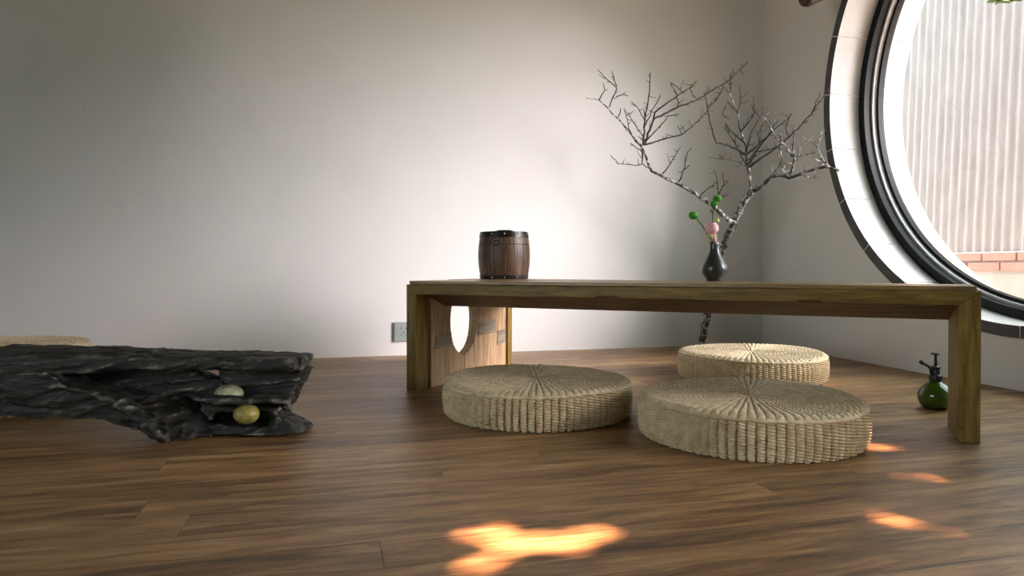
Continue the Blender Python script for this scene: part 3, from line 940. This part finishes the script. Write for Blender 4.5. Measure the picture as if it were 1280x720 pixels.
MB().lathe([(0.0005, 0.155), (0.0125, 0.1555), (0.0135, 0.158), (0.010, 0.1605), (0.0005, 0.161)], 20).build('plunger_knob', M['blackmetal'], ms, smooth=True)
sp = MB().tube([(-0.006, 0, 0.094), (-0.014, -0.003, 0.106), (-0.017, -0.004, 0.116), (-0.023, -0.005, 0.122), (-0.040, -0.008, 0.131)], [0.0055, 0.005, 0.0042, 0.0038, 0.0036], 10).build('spout', M['blackmetal'], ms, smooth=True)
MB().tube([(-0.038, -0.0075, 0.130), (-0.041, -0.008, 0.1316), (-0.050, -0.0095, 0.1365)], [0.0045, 0.0058, 0.005], 10).build('nozzle', M['blackmetal'], sp, smooth=True)

# ------------------------------------------------------------------ bare branch
brn = empty('bare_branch', at(876, 435, 3.40)); brn.location.z = 0
tag(brn, 'bare forked tree branch with pale mottled bark leaning in the corner', 'branch')
o0 = brn.location.copy()
brg = random.Random(11)
def resample(pts, step=0.02, wob=0.003):
    out = []
    for a, b in zip(pts[:-1], pts[1:]):
        n = max(1, int((b - a).length / step))
        for i in range(n):
            q = a.lerp(b, i / n)
            if i: q = q + Vector([brg.uniform(-wob, wob) for _ in range(3)])
            out.append(q)
    out.append(pts[-1])
    return out
def limb(name, pix, d0, d1, r0, r1, n=8, wob=0.003, knots=True, parent=None, step=0.02):
    k = len(pix) - 1
    pts = [at(x, y, d0 + (d1 - d0) * i / k) - o0 for i, (x, y) in enumerate(pix)]
    pp = resample(pts, step, wob)
    m = len(pp) - 1
    rad = [(r0 + (r1 - r0) * (i / m) ** 0.8) * (1 + (brg.uniform(-0.12, 0.16) if knots else 0)) for i in range(m + 1)]
    o = MB().tube(pp, rad, n).build(name, M['bark'], parent or brn, smooth=True)
    return o, pp
tw_all = []
base = at(876, 435, 3.40) ; base.z = 0
trunk_px = [(875, 438), (884, 397), (893, 350), (901, 318), (908, 297), (919, 277), (930, 252), (940, 238.5)]
tk, tp_ = limb('trunk', trunk_px, 3.40, 3.18, 0.0175, 0.015, 10, 0.004)
limbs = [
    ('limb', [(918, 279), (912.7, 277), (895, 260), (886.7, 254), (859, 236), (831, 222.5), (814.5, 214), (803, 186), (786.7, 164), (770, 146), (749, 125), (733, 122.5)], 3.21, 3.12, 0.0125, 0.0016),
    ('limb', [(940, 239), (950.5, 233.6), (963, 221), (975.5, 219), (986.7, 222.5), (1011.7, 214), (1031, 208.6), (1049, 212.8)], 3.18, 2.94, 0.0115, 0.0045),
    ('limb', [(939.5, 240), (938, 226.7), (935, 210), (932.5, 182), (925.5, 162.8), (921.4, 140.5), (913, 118), (906, 107)], 3.18, 3.20, 0.0085, 0.002),
]
limb_objs = []
for l in limbs:
    o, pp = limb(*l[:1], l[1], *l[2:6]); limb_objs.append((o, pp))
tw = [  # parent limb, pixels, depth start, depth end, r0
    (0, [(803, 186), (802.5, 204), (812, 211)], 3.15, 3.16, .004), (0, [(804, 182), (806, 152), (804.5, 135)], 3.14, 3.10, .0042),
    (0, [(806, 152), (811, 120), (813, 90)], 3.12, 3.05, .003), (0, [(805, 181), (817, 149), (848, 133.6), (871, 125), (891, 113), (912, 100), (935, 77)], 3.14, 3.26, .0042),
    (0, [(817, 150), (818.6, 140.5), (836, 127), (853, 115.5), (862, 110), (871, 101)], 3.13, 3.02, .0032), (0, [(806, 181), (830, 174), (853, 168), (872, 152), (884, 139), (897, 121), (906, 108.6)], 3.14, 3.22, .003),
    (0, [(806, 178), (825.5, 157), (835, 145), (849, 142.5)], 3.14, 3.05, .0025), (0, [(749, 125), (756, 113), (754, 104)], 3.12, 3.09, .0018),
    (0, [(761.7, 134), (771, 110), (761.7, 101.7), (747, 87)], 3.12, 3.04, .002), (0, [(771, 108), (764.5, 89)], 3.08, 3.07, .0016), (0, [(770, 121), (779, 118), (785, 120)], 3.1, 3.08, .0016),
    (0, [(804, 205), (795, 207), (773, 204.5), (763, 194)], 3.15, 3.02, .0016), (0, [(803, 190), (788, 179)], 3.14, 3.1, .002), (0, [(828, 217), (838, 205), (851, 183.6)], 3.17, 3.1, .0022),
    (0, [(848, 228), (856, 210), (859, 190.5), (864.5, 185)], 3.18, 3.13, .0026), (0, [(856, 212), (862, 206)], 3.16, 3.13, .0015), (0, [(788, 165), (780, 135)], 3.13, 3.16, .0016),
    (0, [(773, 146), (776, 135)], 3.12, 3.1, .002), (0, [(806, 150), (796, 133), (789, 127)], 3.12, 3.1, .0017), (0, [(875, 246), (884, 236), (893, 232)], 3.2, 3.12, .002),
    (0, [(895, 258), (898, 240), (896, 225), (893, 211)], 3.2, 3.14, .0018), (0, [(898, 244), (905, 228), (903, 215)], 3.2, 3.2, .0014), (0, [(893, 256), (903, 246), (911, 242)], 3.2, 3.14, .0016),
    (0, [(804, 160), (820, 130), (826, 118)], 3.12, 3.07, .0022), (0, [(848, 133), (846, 118), (838, 104)], 3.17, 3.12, .0018), (0, [(853, 168), (847, 157)], 3.17, 3.13, .0015),
    (0, [(854, 117), (846, 108), (838, 103)], 3.06, 3.0, .0014), (0, [(862, 110), (866, 120), (871, 123)], 3.04, 3.0, .0014), (0, [(803, 170), (790, 150), (781, 138)], 3.13, 3.2, .0018),
    (2, [(932.5, 193), (911.7, 182), (895, 178), (888, 156), (884, 133.6), (879.7, 114)], 3.18, 3.10, .0048), (2, [(884, 134), (893, 128), (905, 108)], 3.12, 3.16, .0025),
    (2, [(921.4, 140.5), (925.5, 129), (924, 107)], 3.19, 3.22, .0022), (2, [(913, 118), (912, 94)], 3.2, 3.18, .0018), (2, [(921, 140), (909, 127), (903, 143), (912, 149)], 3.19, 3.15, .0020),
    (2, [(932.5, 190), (939, 165), (950.5, 146), (942, 138), (942, 120)], 3.18, 3.08, .0032), (2, [(935, 192), (959, 171), (973, 149)], 3.18, 3.05, .0032),
    (2, [(936, 205), (950.5, 182), (964, 165.5), (981, 152), (990, 142)], 3.18, 3.02, .0036), (2, [(937, 209), (970, 185), (986.7, 171), (1000, 158), (1014, 143), (1025.5, 115.6)], 3.18, 2.98, .0042),
    (2, [(1010, 147), (1024, 128), (1036.7, 108.6)], 3.0, 2.96, .0025), (2, [(1000, 158), (1010, 150)], 3.02, 3.0, .0015), (2, [(935, 209), (920, 202), (905, 199), (886, 197)], 3.18, 3.1, .0018),
    (2, [(905, 199), (899, 194)], 3.13, 3.1, .0014), (2, [(930, 178), (915, 165), (907, 154)], 3.19, 3.25, .0022), (2, [(926, 165), (938, 150), (945, 136)], 3.19, 3.1, .0024),
    (2, [(935, 212), (925, 190), (914, 172), (906, 160)], 3.18, 3.26, .0022), (2, [(964, 165), (962, 150)], 3.08, 3.05, .0017), (2, [(986, 172), (982, 160), (989, 141)], 3.08, 3.03, .0018),
    (2, [(936, 200), (945, 190), (962, 187), (975, 183)], 3.18, 3.07, .0026), (2, [(950, 183), (947, 168), (955, 153)], 3.14, 3.1, .0022),
    (1, [(986.7, 222), (993.6, 199), (991, 182), (993.6, 156)], 3.09, 2.98, .0045), (1, [(993.6, 200), (981, 181), (971, 174), (956, 146), (946, 139)], 3.06, 2.93, .0042),
    (1, [(993, 197), (1008, 193), (1020, 190.6)], 3.05, 2.95, .0026), (1, [(976, 178), (975.5, 156)], 3.0, 2.97, .0026), (1, [(974, 181), (978, 203), (991, 204.5)], 3.02, 3.03, .0028),
    (1, [(1035, 210), (1021, 183.6), (1002, 169.7)], 2.97, 2.98, .0030), (1, [(1022, 184), (1027, 164)], 2.97, 2.94, .0022), (1, [(1038, 209), (1015, 196)], 2.96, 2.9, .0026),
    (1, [(963, 221), (970, 212), (975.5, 204)], 3.14, 3.06, .003), (1, [(986, 222), (978, 212), (972, 190)], 3.1, 3.0, .0024), (1, [(1000, 219), (1012, 222), (1025, 221)], 3.05, 3.0, .0024),
    (1, [(1005, 216), (1006, 208)], 3.04, 3.02, .0018), (1, [(1049, 213), (1044, 217)], 2.94, 2.93, .002), (1, [(996, 202), (1000, 185)], 3.05, 3.0, .002),
]
for pl, pix, d0, d1, r0 in tw:
    o, pp = limb('twig', pix, d0, d1, r0 * 1.4, 0.0016, 6, 0.0025, True, limb_objs[pl][0], 0.018)
    if pl != 1: o.data.materials[0] = M['twig']  # left and upper twigs painted dark as unlit, right ones pale as lit
    # short spurs
    mb = MB(); got = 0
    for i in range(1, len(pp) - 1):
        if brg.random() < 0.62:
            dirv = Vector((brg.uniform(-1, 1), brg.uniform(-.6, .6), brg.uniform(-.3, 1.0))).normalized()
            L = brg.uniform(0.008, 0.045)
            mid = pp[i] + dirv * L * .55 + Vector((brg.uniform(-.003, .003), 0, brg.uniform(-.003, .003)))
            mb.tube([pp[i], mid, pp[i] + dirv * L + Vector((0, 0, L * .2))], [0.0017, 0.0014, 0.0009], 5); got += 1
    if got:
        b = mb
        me = b.mesh('spurs')
        # the spurs belong to their twig
        bm = bmesh.new(); bm.from_mesh(o.data); bm.from_mesh(me); bm.to_mesh(o.data); bm.free()
        bpy.data.meshes.remove(me)
        o.data.polygons.foreach_set('use_smooth', [True] * len(o.data.polygons))

# ------------------------------------------------------------------ driftwood
dw = empty('driftwood_table', (-1.0, 1.66, 0)); tag(dw, 'dark weathered driftwood slab on gnarled root legs at the left', 'driftwood')
d0_ = dw.location.copy()
def px_prism(mb, pts, thick):
    P = [at(x, y, d) - d0_ for x, y, d in pts]
    for q in P: q.z = max(q.z, 0.004)
    n = len(P)
    Q = []
    for (x, y, d), q in zip(pts, P):
        Q.append(q + Vector((0, thick, 0)))
    vs = P + Q
    fs = [tuple(range(n))[::-1], tuple(range(n, 2 * n))] + [(i, (i + 1) % n, n + (i + 1) % n, n + i) for i in range(n)]
    mb.add(vs, fs)
def sweep(mb, pts, n=14, power=3.0):     # (x, y, d, half height, half depth)
    path = [at(x, y, d) - d0_ for x, y, d, _, _ in pts]
    vs, fs = [], []
    for i, p in enumerate(path):
        a = path[max(i - 1, 0)]; b = path[min(i + 1, len(path) - 1)]
        t = (b - a).normalized(); nn = Vector((0, 1, 0)); nn = (nn - t * nn.dot(t)).normalized(); bb = t.cross(nn)
        for k in range(n):
            an = 2 * PI * k / n
            c, s = math.cos(an), math.sin(an)
            c = math.copysign(abs(c) ** (2 / power), c); s = math.copysign(abs(s) ** (2 / power), s)
            q = p + bb * (pts[i][3] * s) + nn * (pts[i][4] * c)
            vs.append(q)
    m = len(path)
    for i in range(m - 1):
        for k in range(n):
            k2 = (k + 1) % n
            fs.append((i*n + k, i*n + k2, (i+1)*n + k2, (i+1)*n + k))
    fs.append(tuple(range(n))[::-1]); fs.append(tuple(range((m-1)*n, m*n)))
    mb.add(vs, fs)
def weathered(name, mb, voxel=0.006, amp=0.006, smooth_it=3, seed=0.0, gs=(5, 20, 34)):
    me = mb.mesh(name)
    bm = bmesh.new(); bm.from_mesh(me); bmesh.ops.triangulate(bm, faces=bm.faces[:]); bmesh.ops.recalc_face_normals(bm, faces=bm.faces[:]); bm.to_mesh(me); bm.free()
    o = bpy.data.objects.new('tmp', me); COL.objects.link(o)
    r = o.modifiers.new('r', 'REMESH'); r.mode = 'VOXEL'; r.voxel_size = voxel
    s = o.modifiers.new('s', 'SMOOTH'); s.iterations = smooth_it; s.factor = 0.5
    dg = bpy.context.evaluated_depsgraph_get()
    out = bpy.data.meshes.new_from_object(o.evaluated_get(dg))
    bpy.data.objects.remove(o)
    out.name = name
    co = [v.co.copy() for v in out.vertices]; no = [v.normal.copy() for v in out.vertices]
    for v, c, n_ in zip(out.vertices, co, no):
        q = Vector((c.x * gs[0] + seed, c.y * gs[1], c.z * gs[2] - c.x * 6))
        h = mnoise.fractal(q, 0.8, 2.0, 5) * amp * 1.15 + (abs(mnoise.noise(q * 1.9)) - 0.25) * -amp * 1.5
        h += mnoise.noise(Vector((c.x * 13, c.y * 13, c.z * 13 + seed))) * amp * 1.1
        h -= max(0.0, mnoise.noise(Vector((c.x * 7 + seed, c.y * 30, c.z * 60))) - 0.25) * amp * 2.0
        v.co = c + n_ * h
        if v.co.z + d0_.z < 0.001: v.co.z = 0.001
    out.update()
    out.polygons.foreach_set('use_smooth', [True] * len(out.polygons))
    out.materials.clear()
    return link(name, out, M['drift'], dw)

mb = MB()      # upper slab: left run, low middle, raised right run
sweep(mb, [(-190, 452, 1.68, .030, .085), (-60, 451, 1.68, .031, .088), (60, 450, 1.68, .030, .088), (150, 449, 1.68, .026, .085), (196, 449, 1.68, .022, .075), (206, 451, 1.68, .018, .07)], power=4)
sweep(mb, [(150, 451, 1.68, .020, .08), (220, 450, 1.68, .017, .07), (262, 450, 1.68, .016, .066), (300, 452, 1.69, .017, .07)], power=4)
sweep(mb, [(246, 446, 1.71, .014, .050), (262, 448, 1.70, .017, .06), (300, 450, 1.68, .020, .075), (345, 452, 1.68, .019, .075), (370, 453, 1.68, .019, .07), (379, 453, 1.68, .015, .055)], power=3.4)
weathered('top_slab', mb, 0.0042, 0.0042, 2, 0.0)
mb = MB()      # end block narrowing downwards
px_prism(mb, [(272, 452, 1.68), (378, 450, 1.66), (376, 466, 1.655), (366, 490, 1.65), (357, 511, 1.645), (340, 512, 1.645), (318, 504, 1.65), (296, 500, 1.66), (284, 482, 1.67), (270, 470, 1.68)], 0.09)
weathered('end_block', mb, 0.0042, 0.006, 2, 4.0, (4, 20, 60))
mb = MB()      # ledge that cups the gourds
sweep(mb, [(246, 497, 1.60, .010, .020), (262, 499, 1.595, .010, .022), (285, 500.5, 1.59, .008, .018), (310, 500.5, 1.59, .008, .018), (335, 498, 1.60, .008, .022), (356, 499, 1.625, .009, .03), (361, 503, 1.635, .008, .03)])
px_prism(mb, [(246, 499, 1.59), (300, 503, 1.60), (284, 510, 1.60), (270, 516, 1.60), (262, 526, 1.60), (250, 514, 1.60)], 0.05)
px_prism(mb, [(262, 510, 1.605), (350, 510, 1.605), (350, 515, 1.605), (262, 515, 1.605)], 0.09)
weathered('ledge', mb, 0.0042, 0.0035, 2, 8.0)
mb = MB()      # clawed foot at the right
px_prism(mb, [(334, 512, 1.63), (341, 511, 1.63), (347, 523, 1.62), (360, 531, 1.615), (376, 539, 1.61), (377, 542, 1.61), (368, 546, 1.60), (345, 546, 1.60), (320, 545, 1.60), (290, 545, 1.60), (262, 547, 1.60), (256, 530, 1.61), (275, 529, 1.61), (300, 531, 1.61), (322, 536, 1.61), (338, 532, 1.62)], 0.10)
weathered('root_foot', mb, 0.0042, 0.004, 2, 12.0)
mb = MB()      # left body and diagonal leg
px_prism(mb, [(-190, 468, 1.62), (0, 466, 1.60), (40, 465, 1.585), (58, 466, 1.58), (74, 476, 1.578), (88, 485, 1.575), (115, 490, 1.572), (140, 499, 1.570), (165, 513, 1.566), (190, 531, 1.562), (214, 553, 1.56),
              (196, 549, 1.565), (170, 539, 1.575), (148, 530, 1.585), (120, 524, 1.59), (60, 525, 1.60), (0, 521, 1.61), (-190, 523, 1.62)], 0.085)
sweep(mb, [(86, 486, 1.57, .006, .012), (115, 490, 1.565, .007, .014), (140, 499, 1.562, .008, .016), (165, 513, 1.558, .009, .018), (190, 531, 1.556, .009, .02), (212, 549, 1.556, .006, .02)])
weathered('diagonal_leg', mb, 0.0042, 0.006, 2, 16.0, (7, 18, 22))
mb = MB()      # fanned root to the right of the leg
px_prism(mb, [(118, 489, 1.60), (160, 492, 1.63), (205, 496, 1.65), (245, 503, 1.64), (262, 522, 1.62), (272, 542, 1.60), (262, 547, 1.595), (236, 549, 1.585), (214, 553, 1.572), (196, 535, 1.58), (172, 516, 1.585), (146, 501, 1.59)], 0.07)
weathered('fanned_root', mb, 0.0042, 0.006, 2, 20.0, (16, 18, 10))
mb = MB()      # body behind, under the slab
px_prism(mb, [(240, 500, 1.70), (345, 505, 1.70), (338, 520, 1.70), (336, 546, 1.68), (250, 547, 1.68)], 0.05)
px_prism(mb, [(-190, 458, 1.69), (60, 458, 1.69), (200, 458, 1.69), (238, 462, 1.69), (258, 470, 1.69), (276, 478, 1.69), (280, 505, 1.68), (240, 505, 1.68), (160, 498, 1.68), (60, 495, 1.68), (-190, 495, 1.68)], 0.06)
weathered('hollow_body', mb, 0.0042, 0.007, 2, 24.0)

def gourd(px, py, d, r, sq, mat, label, zmin=None):
    bm = bmesh.new(); bmesh.ops.create_icosphere(bm, subdivisions=4, radius=1)
    for v in bm.verts:
        k = 1 + 0.05 * mnoise.noise(v.co * 2.2 + Vector((px, 0, 0))) + 0.02 * mnoise.noise(v.co * 8)
        v.co = Vector((v.co.x * r * k, v.co.y * r * k * .9, v.co.z * r * sq * k))
    me = bpy.data.meshes.new('gourd'); bm.to_mesh(me); bm.free()
    me.polygons.foreach_set('use_smooth', [True] * len(me.polygons))
    o = link('gourd', me, mat, None, loc=at(px, py, d))
    tag(o, label, 'gourd')
gourd(286, 493.5, 1.637, 0.034, 0.72, M['egg_pale'], 'pale green speckled gourd on the upper driftwood ledge')
gourd(308, 517.5, 1.592, 0.0295, 0.80, M['egg_yellow'], 'yellow speckled gourd tucked under the driftwood ledge')
